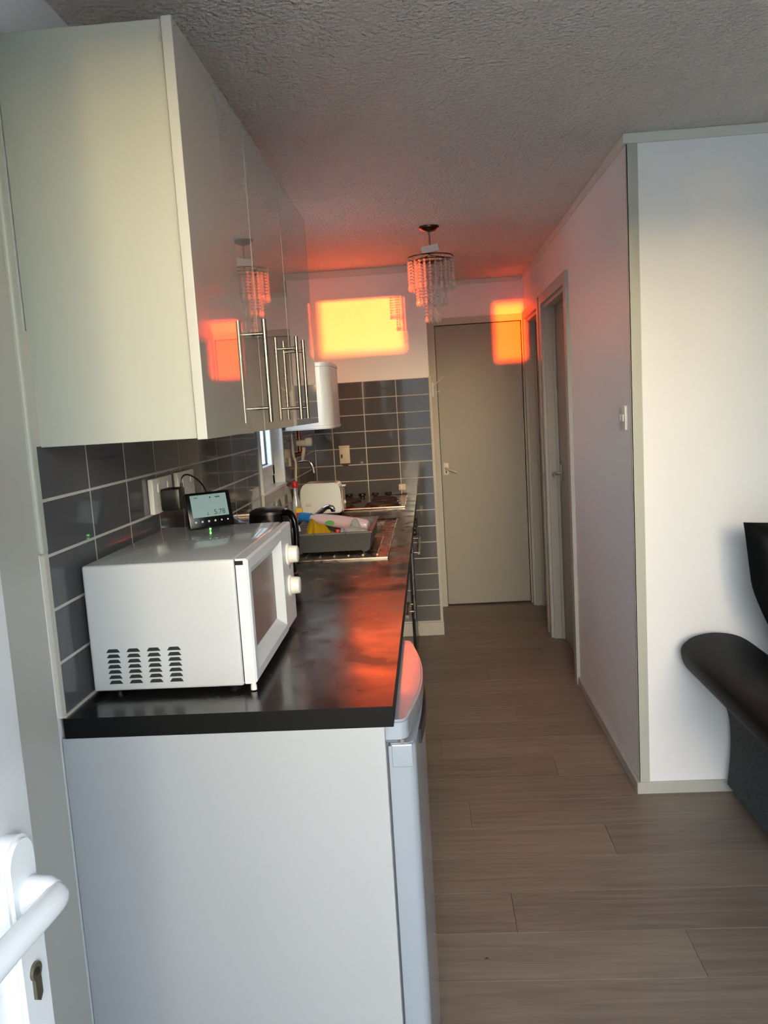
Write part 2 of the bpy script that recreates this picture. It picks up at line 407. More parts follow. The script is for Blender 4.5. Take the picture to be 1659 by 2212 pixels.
# skirting, cornice, corner bead --------------------------------------
struct('baseboard_right', B(XR - .012, XR, YC, 2.515, 0, 0.042, bev=.002), CASING, label='low skirting along the hallway wall')
struct('baseboard_partition', B(XR - .012, XF, YC - .012, YC, 0, 0.042, bev=.002), CASING, label='low skirting under the partition wall')
struct('trim_5', prism(new(), [(XR - .003, 0.042), (1.405, 0.042), (1.405, 2.198), (XR - .003, 2.198)], 'y', YC - .006, YC - .0002), TRIM, label='grey-green corner strip on the partition edge')
struct('trim_6', B(XR - .004, XR, YC - .006, YC + .004, 0.042, 2.198), CASING, label='thin lip of the partition corner strip')
struct('trim_7', B(XR - .014, XF, YC - .014, YC, 2.198, H, bev=.003), CORN, label='ceiling batten over the partition wall')
struct('trim_8', B(XR - .014, XR, YC, YD, 2.200, H, bev=.003), CORN, label='ceiling batten along the hallway wall')
struct('trim_9', B(XE, XR - .014, YD - .014, YD, 2.200, H, bev=.003), CORN, label='ceiling batten over the hallway end door')
struct('trim_10', B(0, XE + .012, YE - .004, YE + .010, 2.190, H, bev=.003), CORN, label='ceiling batten over the tiled wall')

LEVST = mat('satin_lever', (196, 192, 186), 0.35, metal=0.6)
# doors ---------------------------------------------------------------
def lever(parent, plane, pos, tip, label_mat=WHITEP):
    """small plate with a lever; plane 'y' faces -y, 'x' faces -x"""
    x, y_, z = pos
    if plane == 'y':
        pl = obj('handle_plate', B(x - .019, x + .019, y_ - .008, y_, z - .045, z + .04, bev=.006), label_mat, parent, True)
        obj('lever', tube(new(), arc([(x, y_, z), (x, y_ - .035, z), (x + .02, y_ - .045, z - .006), (x + tip, y_ - .045, z - .03)]), .0085, 10), CREAMP, pl, True)
        obj('keyhole', B(x - .004, x + .004, y_ - .0095, y_ - .0075, z - .032, z - .018), DARK, pl)
    else:
        pl = obj('handle_plate', B(x - .008, x, y_ - .02, y_ + .02, z - .05, z + .05, bev=.005), LEVST, parent, True)
        obj('lever', tube(new(), arc([(x, y_, z), (x - .04, y_, z), (x - .05, y_ - .02, z - .003), (x - .05, y_ - tip, z - .01)]), .009, 10), LEVST, pl, True)
d1 = sroot('door_1', (1.06, YD, 0), 'grey hallway end door with a small white handle')
obj('leaf', B(0.768, 1.346, YD + .006, YD + .044, 0.010, 1.937, bev=.002), DOORP, d1)
bm = new(); box(bm, 0.716, 0.765, YD - .016, YD + .10, 0, 1.985); box(bm, 1.349, XR - .001, YD - .016, YD + .10, 0, 1.985); box(bm, 0.765, 1.349, YD - .016, YD + .10, 1.94, 1.985)
obj('casing', bm, CASING, d1)
lever(d1, 'y', (0.800, YD + .006, 0.972), 0.075)
for nm, (a0, a1), hy, lab in (('door_2', (2.58, 3.34), 3.25, 'recessed side door with chrome lever in the hallway wall'), ('door_3', (3.52, 4.14), None, 'far recessed side door next to the end door')):
    dd = sroot(nm, (XR + .05, (a0 + a1) / 2, 0), lab)
    obj('leaf', B(XR + .060, XR + .098, a0 + .022, a1 - .022, 0.006, 1.912), DOORP, dd)
    bm = new(); far = min(a1 + .062, YD - .001)
    box(bm, XR - .016, XR, a0 - .062, a0, 0, 1.99); box(bm, XR - .016, XR, a1, far, 0, 1.99); box(bm, XR - .016, XR, a0, a1, 1.935, 1.99)
    obj('casing', bm, CASING, dd)
    bm = new(); box(bm, XR, XR + .1, a0, a0 + .02, 0, 1.935); box(bm, XR, XR + .1, a1 - .02, a1, 0, 1.935); box(bm, XR, XR + .1, a0 + .02, a1 - .02, 1.915, 1.935)
    box(bm, XR + .042, XR + .058, a1 - .034, a1 - .02, 0, 1.915)
    obj('jamb', bm, CASING, dd)
    if hy: lever(dd, 'x', (XR + .060, hy, 0.985), 0.10)

# open white upvc garden door at the left edge
d4 = sroot('door_4', (0.23, -1.06, 0), 'open white plastic garden door with lever handle')
obj('leaf', B(0.20, 0.262, -1.52, -0.612, 0.03, 2.06, bev=.006), DOORUPVC, d4, True)
n = 14; py = -0.672
pl_poly = [(py + .026 * math.cos(math.pi * k / n), 0.995 + .026 * math.sin(math.pi * k / n)) for k in range(n + 1)] + [(py - .026 * math.cos(math.pi * k / n), 0.74 - .026 * math.sin(math.pi * k / n)) for k in range(n + 1)]
bm = prism(new(), pl_poly, 'x', 0.262, 0.280)
bmesh.ops.bevel(bm, geom=[e for e in bm.edges if all(abs(v.co.x - 0.280) < 1e-5 for v in e.verts)], offset=.004, segments=2, affect='EDGES')
hp = obj('handle_plate', bm, UPVC, d4, True)
obj('lever', tube(new(), arc([(0.292, -0.668, 0.956), (0.302, -0.667, 0.957), (0.309, -0.674, 0.959), (0.311, -0.70, 0.962), (0.309, -0.75, 0.965), (0.306, -0.81, 0.966)]), [.0135] * 6 + [.0125] * 35, 14), UPVC, hp, True)
obj('boss', lathe(new(), [(.019, 0), (.0195, .004), (.018, .020), (.014, .027)], (0.280, -0.667, 0.957), 20, 'x'), UPVC, hp, True)
kp = [(-0.675 + .0088 * math.cos(a), 0.884 + .0088 * math.sin(a)) for a in [math.radians(d) for d in range(-50, 231, 20)]]
kp += [(-0.6808, 0.858), (-0.675, 0.853), (-0.6692, 0.858)]
obj('lock_cylinder', prism(new(), kp, 'x', 0.280, 0.2835), mat('worn_brass', (128, 122, 104), 0.3, metal=1.0), hp)
obj('key_slot', lathe(new(), [(.0035, 0), (.0035, .0008)], (0.2835, -0.675, 0.884), 12, 'x'), DARK, hp)

# kitchen window -------------------------------------------------------
w1 = sroot('window_1', (XW - .05, (KY0 + KY1) / 2, KZ0), 'small white kitchen window behind the kettle')
bm = new()
for a in ((KY0, KY0 + .05, KZ0, KZ1), (KY1 - .05, KY1, KZ0, KZ1), (KY0, KY1, KZ0, KZ0 + .05), (KY0, KY1, KZ1 - .05, KZ1)):
    box(bm, XW - .09, XW - .03, a[0], a[1], a[2], a[3], bev=.004)
obj('window_frame', bm, UPVC, w1)
bm = new()
for a in ((KY0 + .05, KY0 + .095, KZ0 + .05, KZ1 - .05), (KY1 - .095, KY1 - .05, KZ0 + .05, KZ1 - .05), (KY0 + .05, KY1 - .05, KZ0 + .05, KZ0 + .10), (KY0 + .05, KY1 - .05, KZ1 - .10, KZ1 - .05)):
    box(bm, XW - .085, XW - .018, a[0], a[1], a[2], a[3], bev=.005)
obj('sash', bm, UPVC, w1)
bm = new(); a0, a1, c0, c1 = KY0 + .095, KY1 - .095, KZ0 + .10, KZ1 - .10
for a in ((a0, a0 + .006, c0, c1), (a1 - .006, a1, c0, c1), (a0, a1, c0, c0 + .006), (a0, a1, c1 - .006, c1)): box(bm, XW - .050, XW - .0425, *a)
obj('gasket', bm, BLACKP, w1)
obj('pane', B(XW - .048, XW - .044, a0, a1, c0, c1), FROST, w1)
bm = new(); box(bm, XW - .03, 0.012, KY0 - .010, KY1 + .016, KZ0 - .006, KZ0 + .008, bev=.002); obj('window_sill', bm, UPVC, w1)
bm = new(); box(bm, XW - .031, 0.010, KY1 - .006, KY1 + .016, KZ0 + .008, KZ1, bev=.002); box(bm, XW - .031, 0.010, KY0 - .010, KY0 + .006, KZ0 + .008, KZ1, bev=.002); obj('reveal_trim', bm, UPVC, w1)
obj('apron_board', B(XW, 0.010, KY0 - .010, KY1 + .016, 1.034, KZ0 - .006), CASING, w1)

# ------------------------------------------------------------------ wall cabinets
CZ0, CZ1 = 1.372, 2.066
def bar_handle(parent, x, y_, z0, z1, ax='z', off=.029, r=.0055):
    bm = new()
    if ax == 'z':
        tube(bm, [(x + off, y_, z0), (x + off, y_, z1)], r, 12)
        for zz in (z0 + .032, z1 - .032): tube(bm, [(x - .002, y_, zz), (x + off, y_, zz)], r * .75, 10)
    else:
        tube(bm, [(x + off, z0, y_), (x + off, z1, y_)], r, 12)
        for zz in (z0 + .025, z1 - .025): tube(bm, [(x - .002, zz, y_), (x + off, zz, y_)], r * .75, 10)
    return obj('handle', bm, BARST, parent, True)
def wall_unit(name, label, y0, y1, doors):
    t = thing(name, label, 'cabinet', (0.14, (y0 + y1) / 2, CZ0), 'glossy wall cabinets above the worktop')
    obj('carcass', B(-0.004, 0.283, y0, y1, CZ0, CZ1, bev=.0008, seg=1), CAB, t)
    obj('door_gap', B(0.283, 0.2865, y0 + .004, y1 - .004, CZ0 + .004, CZ1 - .004), CABGAP, t)
    for (a0, a1, hy) in doors:
        bm = B(0.2865, 0.3045, a0, a1, CZ0 - .002, CZ1 - .002, bev=.0012, seg=2)
        d = obj('door', bm, GLOSS, t); d.data.materials.append(GLOSSEDGE)
        for p in d.data.polygons:
            if abs(p.normal.x) < 0.7: p.material_index = 1
        bar_handle(d, 0.3045, hy, 1.390, 1.620)
    return t
wall_unit('wall_cabinet', 'nearest glossy wall cabinet with a single door and one bar handle', 0.035, 0.530, [(0.022, 0.5295, 0.465)])
wall_unit('wall_cabinet', 'far glossy wall cabinet with a pair of doors and two bar handles', 0.532, 1.487, [(0.5325, 0.9600, 0.918), (0.9665, 1.490, 1.045)])

# ------------------------------------------------------------------ base run
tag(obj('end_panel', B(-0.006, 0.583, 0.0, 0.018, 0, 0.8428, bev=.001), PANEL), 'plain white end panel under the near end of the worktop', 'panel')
bm = new()
SX0, SX1, SY0, SY1 = 0.13, 0.47, 1.97, 2.36
for a in ((0, .6, 0, SY0), (0, SX0, SY0, SY1), (SX1, .6, SY0, SY1), (0, .6, SY1, YE - .001)): box(bm, a[0], a[1], a[2], a[3], ZT - .038, ZT)
wt = obj('worktop', bm, WORKTOP); wt.data.materials.append(WORKEDGE)
for p in wt.data.polygons:
    if p.normal.z < 0.5: p.material_index = 1
tag(wt, 'long black laminate worktop carrying the microwave and sink', 'worktop')

fr = thing('fridge', 'white under-counter fridge beside the end panel', 'fridge', (0.33, 0.29, 0))
F0, F1 = 0.030, 0.545
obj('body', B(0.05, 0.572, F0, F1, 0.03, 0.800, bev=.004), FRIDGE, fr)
obj('door_seal', B(0.572, 0.586, F0 + .006, F1 - .006, 0.07, 0.798), FRIDGEGAP, fr)
def bow(x0, xa, bulge, y0, y1, rc=.02, n=16):
    p = [(x0, y0)]
    p += [(xa - rc + rc * math.sin(a), y0 + rc - rc * math.cos(a)) for a in [math.pi / 2 * k / 5 for k in range(1, 5)]]
    p += [(xa + bulge * math.sin(math.pi * k / n), y0 + rc + (y1 - y0 - 2 * rc) * k / n) for k in range(n + 1)]
    p += [(xa - rc + rc * math.cos(a), y1 - rc + rc * math.sin(a)) for a in [math.pi / 2 * k / 5 for k in range(1, 5)]]
    p += [(x0, y1)]; return p
bm = prism(new(), bow(0.05, 0.624, 0.026, F0, F1), 'z', 0.806, 0.842)
bmesh.ops.bevel(bm, geom=[e for e in bm.edges if all(abs(v.co.z - 0.842) < 1e-5 for v in e.verts)], offset=.004, segments=3, affect='EDGES')
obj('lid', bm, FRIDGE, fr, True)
obj('lid_gap', prism(new(), bow(0.06, 0.616, 0.020, F0 + .004, F1 - .004), 'z', 0.799, 0.807), FRIDGEGAP, fr)
bm = prism(new(), bow(0.586, 0.636, 0.012, F0, F1), 'z', 0.075, 0.798)
bmesh.ops.bevel(bm, geom=[e for e in bm.edges if all(abs(v.co.z - 0.798) < 1e-5 for v in e.verts)], offset=.004, segments=2, affect='EDGES')
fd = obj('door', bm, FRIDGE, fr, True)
bm = prism(new(), [(0.640 + .009 * math.sin(math.pi * k / 10), F0 + .07 + .3 * k / 10) for k in range(11)] + [(0.6445 + .010 * math.sin(math.pi * k / 10), F0 + .07 + .3 * k / 10) for k in range(10, -1, -1)], 'z', 0.768, 0.796)
obj('grip', bm, BLACKP, fd, True)
obj('hinge_cover', B(0.590, 0.630, F0 - .0006, F0 + .02, 0.752, 0.797, bev=.003), FRIDGE, fd)
obj('hinge_pin', disc(new(), (0.612, F0 + .004, 0.803), .004, .010, 'y', 12), STEEL, fr, True)
obj('kick_plate', B(0.55, 0.60, F0 + .01, F1 - .01, 0.01, 0.07, bev=.004), FRIDGE, fr)
for (fx, fy) in ((.1, F0 + .05), (.5, F0 + .05), (.1, F1 - .05), (.5, F1 - .05)): obj('foot', lathe(new(), [(.015, 0), (.015, .032)], (fx, fy, 0), 12), BLACKP, fr)

def base_unit(name, label, y0, y1, fronts, cat='cabinet'):
    t = thing(name, label, cat, (0.3, (y0 + y1) / 2, 0), 'kitchen base units below the worktop')
    bm = new()
    for a in ((0.02, 0.550, y0, y0 + .018, 0.10, 0.8425), (0.02, 0.550, y1 - .018, y1, 0.10, 0.8425), (0.02, 0.550, y0, y1, 0.10, 0.118), (0.02, 0.032, y0, y1, 0.10, 0.8425)): box(bm, *a)
    obj('carcass', bm, CAB, t)
    obj('plinth', B(0.40, 0.50, y0, y1, 0, 0.10), CAB, t)
    for (nm, a0, a1, z0, z1, h) in fronts:
        d = obj(nm, B(0.5515, 0.569, a0, a1, z0, z1, bev=.0012), GLOSS, t)
        if h[0] == 'h': bar_handle(d, 0.569, h[1], h[2], h[3], 'y')
        elif h[0] == 'v': bar_handle(d, 0.569, h[1], h[2], h[3], 'z')
    return t
base_unit('base_cabinet', 'glossy base cabinet with drawer next to the fridge', 0.56, 1.22, [('drawer_front', 0.562, 1.218, 0.70, 0.838, ('h', 0.785, 0.98, 1.15)), ('door', 0.562, 1.218, 0.11, 0.695, ('n',))])
base_unit('base_cabinet', 'glossy double-door base cabinet under the sink', 1.222, 2.50, [('door', 1.224, 1.858, 0.11, 0.838, ('v', 1.80, 0.56, 0.83)), ('door', 1.862, 2.498, 0.11, 0.838, ('v', 1.92, 0.56, 0.83))])
ov = thing('oven', 'black built-in oven with control knobs below the hob', 'oven', (0.3, 2.81, 0))
obj('body', B(0.02, 0.550, 2.503, 3.10, 0.10, 0.8425), BLACKP, ov)
obj('control_panel', B(0.550, 0.572, 2.506, 3.098, 0.735, 0.838, bev=.002), STEEL, ov)
od = obj('oven_door', B(0.550, 0.576, 2.506, 3.098, 0.12, 0.728, bev=.003), BLACKG, ov)
bar_handle(od, 0.576, 0.69, 2.56, 3.05, 'y', off=.035, r=.007)
for k in range(4): obj('knob', lathe(new(), [(.019, 0), (.019, .018), (.016, .030), (.006, .034)], (0.572, 2.60 + k * .13, 0.788), 16, 'x'), BLACKP, ov, True)
obj('plinth', B(0.40, 0.50, 2.503, 3.10, 0, 0.10), BLACKP, ov)
base_unit('base_cabinet', 'narrow glossy base cabinet against the tiled end wall', 3.103, 3.50, [('door', 3.105, 3.498, 0.11, 0.838, ('v', 3.15, 0.56, 0.80))])

# ------------------------------------------------------------------ sink, tap, hob
sk = thing('sink', 'stainless steel inset sink with ribbed drainer', 'sink', (0.31, 1.92, ZT))
bm = new(); z1_, z0_ = ZT + .0035, ZT + .0002
for a in ((.09, .522, 1.43, SY0), (.09, SX0, SY0, SY1), (SX1, .522, SY0, SY1), (.09, .522, SY1, 2.42)): box(bm, a[0], a[1], a[2], a[3], z0_, z1_)
obj('drainer', bm, STEEL, sk)
bm = new(); tube(bm, [(.092, 1.432, z1_), (.52, 1.432, z1_), (.52, 2.418, z1_), (.092, 2.418, z1_), (.092, 1.432, z1_)], .004, 8); obj('rim', bm, STEEL, sk, True)
bm = new(); t_ = .002; zb = ZT - .15
for a in ((SX0, SX0 + t_, SY0, SY1), (SX1 - t_, SX1, SY0, SY1), (SX0, SX1, SY0, SY0 + t_), (SX0, SX1, SY1 - t_, SY1)): box(bm, a[0], a[1], a[2], a[3], zb, z1_)
box(bm, SX0, SX1, SY0, SY1, zb - .002, zb); obj('basin', bm, STEEL, sk)
for k in range(7): obj('drainer_rib', tube(new(), [(.17 + k * .052, 1.50, z1_), (.17 + k * .052, 1.92, z1_)], .004, 8), STEEL, sk, True)
obj('plug_hole', disc(new(), (.3, 2.16, zb + .001), .03, .003, 'z'), DARK, sk)
obj('tap_hole_cover', disc(new(), (.498, 2.395, z1_ + .002), .010, .004, 'z', 14), BLACKP, sk)
tp = thing('sink_tap', 'curved chrome mixer tap behind the dish rack', 'tap', (0.11, 2.14, ZT))
obj('base', lathe(new(), [(.026, .0005), (.026, .01), (.017, .02), (.017, .05)], (0.112, 2.14, z1_), 18), CHROME, tp, True)
obj('spout', tube(new(), arc([(0.112, 2.14, ZT + .04), (0.125, 2.14, ZT + .052), (0.160, 2.135, ZT + .062), (0.20, 2.125, ZT + .092), (0.228, 2.12, ZT + .112), (0.250, 2.115, ZT + .112), (0.258, 2.115, ZT + .098)]), [.013] * 10 + [.011] * 39, 12), CHROME, tp, True)
obj('spout_outlet', lathe(new(), [(.0085, -.002), (.0085, .004)], (0.2575, 2.115, ZT + .0945), 12), BLACKP, tp)
for dy in (-.05, .05): obj('tap_head', lathe(new(), [(.014, 0), (.02, .01), (.02, .03), (.012, .036)], (0.085, 2.14 + dy, ZT + .026), 14), CHROME, tp, True)

hb = thing('hob', 'steel electric hob with four dark plates in front of the end wall', 'hob', (0.31, 3.18, ZT))
bm = new(); box(bm, .065, .545, 2.87, 3.47, ZT + .0005, ZT + .006, bev=.002); obj('hob_top', bm, HOBST, hb)
bm = new(); tube(bm, [(.067, 2.872, ZT + .006), (.543, 2.872, ZT + .006), (.543, 3.468, ZT + .006), (.067, 3.468, ZT + .006), (.067, 2.872, ZT + .006)], .004, 8); obj('rim', bm, HOBST, hb, True)
for (hx, hy, r) in ((.19, 3.00, .072), (.42, 3.00, .09), (.19, 3.25, .09), (.42, 3.25, .072)):
    pl = obj('hot_plate', lathe(new(), [(r, 0), (r, .010), (r - .006, .014), (r - .03, .014), (r - .034, .012), (.02, .012)], (hx, hy, ZT + .006), 28), PLATEH, hb, True)
    obj('plate_ring', lathe(new(), [(r + .004, 0), (r + .009, .004), (r + .004, .006)], (hx, hy, ZT + .006), 28), STEEL, pl, True)
for k in range(4):
    obj('knob', lathe(new(), [(.011, 0), (.011, .008), (.021, .016), (.021, .026)], (.20 + k * .078, 3.415, ZT + .006), 16), BLACKP, hb, True)

# ------------------------------------------------------------------ microwave
mw = thing('microwave', 'white microwave oven with two knobs on the worktop', 'microwave', (0.17, 0.355, ZT))
MX0, MX1, MY0, MY1, MZ0, MZ1 = 0.016, 0.311, 0.105, 0.606, 0.893, 1.141
obj('casing', B(MX0, MX1, MY0, MY1, MZ0, MZ1, bev=.005, seg=3), MWHITE, mw, True)
# door and control panel front with a recessed window frame
def front(bm, y0, y1, z0, z1, wy0, wy1, wz0, wz1, xb, xf, xi):
    o = [(y0, z0), (y1, z0), (y1, z1), (y0, z1)]; i1 = [(wy0, wz0), (wy1, wz0), (wy1, wz1), (wy0, wz1)]
    d = .022; i2 = [(wy0 + d, wz0 + d), (wy1 - d, wz0 + d), (wy1 - d, wz1 - d), (wy0 + d, wz1 - d)]
    L = [[bm.verts.new((x, a, b2)) for a, b2 in p] for x, p in ((xb, o), (xf - .004, o), (xf, [(a + (.004 if a == y0 else -.004), b2 + (.004 if b2 == z0 else -.004)) for a, b2 in o]), (xf, i1), (xi, i2))]
    for p, q in zip(L[:-1], L[1:]):
        for k in range(4): bm.faces.new((p[k], p[(k + 1) % 4], q[(k + 1) % 4], q[k]))
    bm.faces.new(L[0]); bm.faces.new(L[-1]); return bm
md = obj('door', front(new(), MY0, 0.470, MZ0 + .004, MZ1, 0.128, 0.452, 0.918, 1.118, 0.3135, 0.337, 0.318), MWPLAS, mw)
obj('window', B(0.3165, 0.3186, 0.1515, 0.4285, 0.9415, 1.0945), MWGLASS, md)
obj('door_gap', B(0.311, 0.3135, MY0 + .003, MY1 - .003, MZ0 + .008, MZ1 - .004), CABGAP, mw)
cp = obj('control_panel', B(0.3135, 0.334, 0.4715, MY1, MZ0 + .004, MZ1, bev=.004), MWPLAS, mw)
for zz in (1.070, 0.993):
    kb = obj('knob', lathe(new(), [(.026, 0), (.026, .004), (.0215, .006), (.0200, .024), (.017, .026)], (0.334, 0.537, zz), 24, 'x'), WHITEP, cp, True)
obj('print_mark', B(0.334, 0.3343, 0.515, 0.522, 1.028, 1.036), ICON, cp); obj('print_mark', B(0.334, 0.3343, 0.553, 0.558, 1.031, 1.041), LCDINK, cp)
obj('hinge_block', B(0.312, 0.328, MY0 - .0005, MY0 + .010, MZ1 - .012, MZ1 - .004), BLACKP, mw)
obj('hinge_pin', lathe(new(), [(.006, 0), (.006, .008), (.004, .013)], (0.3275, MY0 + .008, MZ0 - .010), 12), WHITEP, mw, True)
for fx in (.05, .28):
    for fy in (MY0 + .04, MY1 - .04): obj('foot', lathe(new(), [(.012, .0002), (.014, .013)], (fx, fy, ZT), 14), BLACKP, mw)
sw_, sh_ = .027, .0068
slot_me = mesh('vent_slot', prism(new(), [(-sw_ / 2, -sh_ / 2), (sw_ / 2, -sh_ / 2), (sw_ / 2 - .004, sh_ / 2 - .001), (sw_ / 2 - .006, sh_ / 2), (-sw_ / 2 + .006, sh_ / 2), (-sw_ / 2 + .004, sh_ / 2 - .001)], 'y', -.0006, .0004))
for c in range(4):
    for r in range(7):
        put('vent_slot', slot_me, SLOTD, mw, loc=(0.0615 + c * .0398, MY0, 0.9735 - r * .0104))

# ------------------------------------------------------------------ energy monitor
em = thing('energy_monitor', 'small black energy display with a pale screen on the microwave', 'display', (0.15, 0.55, MZ1))
ea = math.radians(34)
Rm = Matrix.Translation((0.150, 0.548, MZ1 + .0466)) @ Matrix.Rotation(ea, 4, 'Z') @ Matrix.Rotation(math.radians(-16), 4, 'X')
def xf(bm, m4):
    for v in bm.verts: v.co = m4 @ v.co
    return bm
DW, DH = .112, .088
dbody = obj('display_body', xf(B(-DW / 2, DW / 2, -.004, .016, -DH / 2, DH / 2, bev=.004), Rm), BLACKG, em, True)
obj('screen', xf(B(-.045, .045, -.0046, -.0030, -.018, .037), Rm), SCREEN, dbody)
def txt(s, size, at, m, parent, name='display_text'):
    cu = bpy.data.curves.new(name, 'FONT'); cu.body = s; cu.size = size; cu.align_x = 'LEFT'; cu.materials.append(m)
    o = bpy.data.objects.new('tmp', cu); C.objects.link(o)
    bpy.context.view_layer.update()
    me = bpy.data.meshes.new_from_object(o.evaluated_get(bpy.context.evaluated_depsgraph_get())); bpy.data.objects.remove(o)
    me.transform(Rm @ Matrix.Translation(at) @ Matrix.Rotation(math.pi / 2, 4, 'X'))
    return put(name, me, m, parent)
txt('5.78', .017, (.008, -.0049, -.0135), LCDINK, dbody)
txt('£', .011, (-.010, -.0049, -.0145), LCDINK, dbody)
obj('screen_icon', xf(disc(new(), (.004, -.0048, .029), .0022, .0004, 'y', 12), Rm), LCDINK, dbody)
obj('screen_icon', xf(B(.017, .029, -.0049, -.0046, .0275, .0305), Rm), LCDINK, dbody)
obj('screen_icon', xf(B(-.036, -.027, -.0049, -.0046, .0295, .031), Rm), LCDINK, dbody)
for k in range(6): obj('button', xf(disc(new(), (-.040 + k * .016, -.0046, -.029), .0026 if k < 4 else .0020, .001, 'y', 10), Rm), ICON, dbody)
obj('stand', xf(prism(new(), [(-.030, -.030), (.030, -.030), (.024, .02), (-.024, .02)], 'y', .016, .022), Rm), BLACKP, em)
obj('stand_leg', prism(new(), [(0.567, MZ1 + .030), (0.605, MZ1 + .0005), (0.611, MZ1 + .0005), (0.571, MZ1 + .036)], 'x', .13, .155), BLACKP, em)
obj('led', lathe(new(), [(.0022, -.001), (.0022, .001)], (0.152, 0.5325, MZ1 + .0016), 10), LED, em)
obj('cable', tube(new(), arc([(0.062, 0.628, 1.243), (0.063, 0.630, 1.262), (0.078, 0.628, 1.270), (0.105, 0.618, 1.258), (0.128, 0.600, 1.235), (0.136, 0.585, 1.215), (0.140, 0.572, 1.200)]), .0021, 8), BLACKP, em, True)

# sockets ----------------------------------------------------------------
def socket(label, y0, y1, z0, z1):
    t = thing('wall_socket', label, 'socket', (0.005, (y0 + y1) / 2, z0), 'double sockets on the tiled wall')
    pl = obj('face_plate', B(0.0002, 0.014, y0, y1, z0, z1, bev=.003), WHITEP, t, True)
    for k in (-1, 1):
        cy = (y0 + y1) / 2 + k * (y1 - y0) * .25
        obj('rocker_switch', B(0.013, 0.0165, cy - .006, cy + .006, z1 - .035, z1 - .014, bev=.001), WHITEP, pl)
        for (dy, dz) in ((0, .018), (-.011, .0), (.011, .0)): obj('pin_slot', B(0.0135, 0.0143, cy + dy - .0025, cy + dy + .0025, z0 + .016 + dz, z0 + .023 + dz), CREAMP, pl)
    return t
socket('near white double socket on the tiles behind the microwave', 0.553, 0.703, 1.180, 1.268)
socket('far white double socket on the tiles holding the black adapter', 0.757, 0.905, 1.181, 1.268)
ad = thing('plug_adapter', 'black plug-in power adapter in front of the sockets', 'adapter', (0.03, 0.62, 1.18))
obj('adapter_body', B(0.0175, 0.066, 0.588, 0.640, 1.184, 1.240, bev=.005), BLACKP, ad, True)
obj('cable_boot', tube(new(), [(0.0615, 0.628, 1.238), (0.0615, 0.628, 1.250)], .0035, 8), BLACKP, ad)

# kettle --------------------------------------------------------------------
kt = thing('kettle', 'black jug kettle standing behind the microwave', 'kettle', (0.162, 1.20, ZT))
obj('body', lathe(new(), [(.074, .016), (.076, .03), (.072, .10), (.066, .19), (.064, .212)], (0.162, 1.20, ZT), 32), BLACKG, kt, True)
obj('power_base', lathe(new(), [(.080, .0003), (.080, .010), (.07, .016)], (0.162, 1.20, ZT), 32), BLACKP, kt, True)
obj('lid', lathe(new(), [(.064, .212), (.062, .220), (.045, .228), (.0, .230)], (0.162, 1.20, ZT), 32), BLACKP, kt, True)
obj('handle', tube(new(), arc([(0.212, 1.17, ZT + .215), (0.238, 1.155, ZT + .212), (0.252, 1.148, ZT + .18), (0.252, 1.148, ZT + .11), (0.235, 1.158, ZT + .06), (0.225, 1.166, ZT + .05)]), .010, 10), BLACKG, kt, True)
obj('badge', B(0.150, 0.176, 1.1338, 1.1352, ZT + .190, ZT + .196), CHROME, kt)
obj('lid_button', lathe(new(), [(.008, -.004), (.008, .006)], (0.222, 1.166, ZT + .222), 12), CHROME, kt, True)
# dish rack -----------------------------------------------------------------
rk = thing('dish_rack', 'dark grey plastic dish rack standing on the drainer', 'dish rack', (0.32, 1.74, ZT))
RX0, RX1, RY0, RY1, RZ0, RZ1 = 0.160, 0.462, 1.540, 1.945, ZT + .014, ZT + .079
def tray_walls(bm, x0, x1, y0, y1, z0, z1, t, fl=.010):
    o0 = [(x0 + fl, y0 + fl), (x1 - fl, y0 + fl), (x1 - fl, y1 - fl), (x0 + fl, y1 - fl)]; o1 = [(x0, y0), (x1, y0), (x1, y1), (x0, y1)]
    i1 = [(x0 + t, y0 + t), (x1 - t, y0 + t), (x1 - t, y1 - t), (x0 + t, y1 - t)]; i0 = [(x0 + fl + t, y0 + fl + t), (x1 - fl - t, y0 + fl + t), (x1 - fl - t, y1 - fl - t), (x0 + fl + t, y1 - fl - t)]
    L = [[bm.verts.new((a, b2, z)) for a, b2 in p] for z, p in ((z0, o0), (z1, o1), (z1, i1), (z0 + .004, i0))]
    for p, q in zip(L[:-1], L[1:]):
        for k in range(4): bm.faces.new((p[k], p[(k + 1) % 4], q[(k + 1) % 4], q[k]))
    bm.faces.new(L[0]); bm.faces.new(L[-1]); return bm
obj('tray', tray_walls(new(), RX0, RX1, RY0, RY1, RZ0, RZ1, .005), RACK, rk)
bm = new()
for a in ((RX0 - .004, RX1 + .004, RY0 - .004, RY0 + .010), (RX0 - .004, RX1 + .004, RY1 - .010, RY1 + .004), (RX0 - .004, RX0 + .010, RY0, RY1), (RX1 - .010, RX1 + .004, RY0, RY1)): box(bm, a[0], a[1], a[2], a[3], RZ1 - .001, RZ1 + .006, bev=.002)
obj('rim', bm, RACKRIM, rk)
for xx in (RX0 + .092, RX0 + .205): obj('rim_joint', B(xx, xx + .003, RY0 - .0046, RY0 + .011, RZ1 - .002, RZ1 + .0066), BLACKP, rk)
for (fx, fy) in ((RX0 + .03, RY0 + .03), (RX1 - .03, RY0 + .03), (RX0 + .03, RY1 - .03), (RX1 - .03, RY1 - .03)): obj('foot', B(fx - .01, fx + .01, fy - .01, fy + .01, ZT + .0076, RZ0 + .002), RACK, rk)
for k in range(6): obj('divider', B(RX0 + .012, RX0 + .075, RY0 + .05 + k * .055, RY0 + .062 + k * .055, RZ0 + .004, RZ1 + .012), RACK, rk)
gls = thing('egg_cup', 'tiny white cup upside down at the left of the dish rack', 'cup', (0.185, 1.60, RZ1))
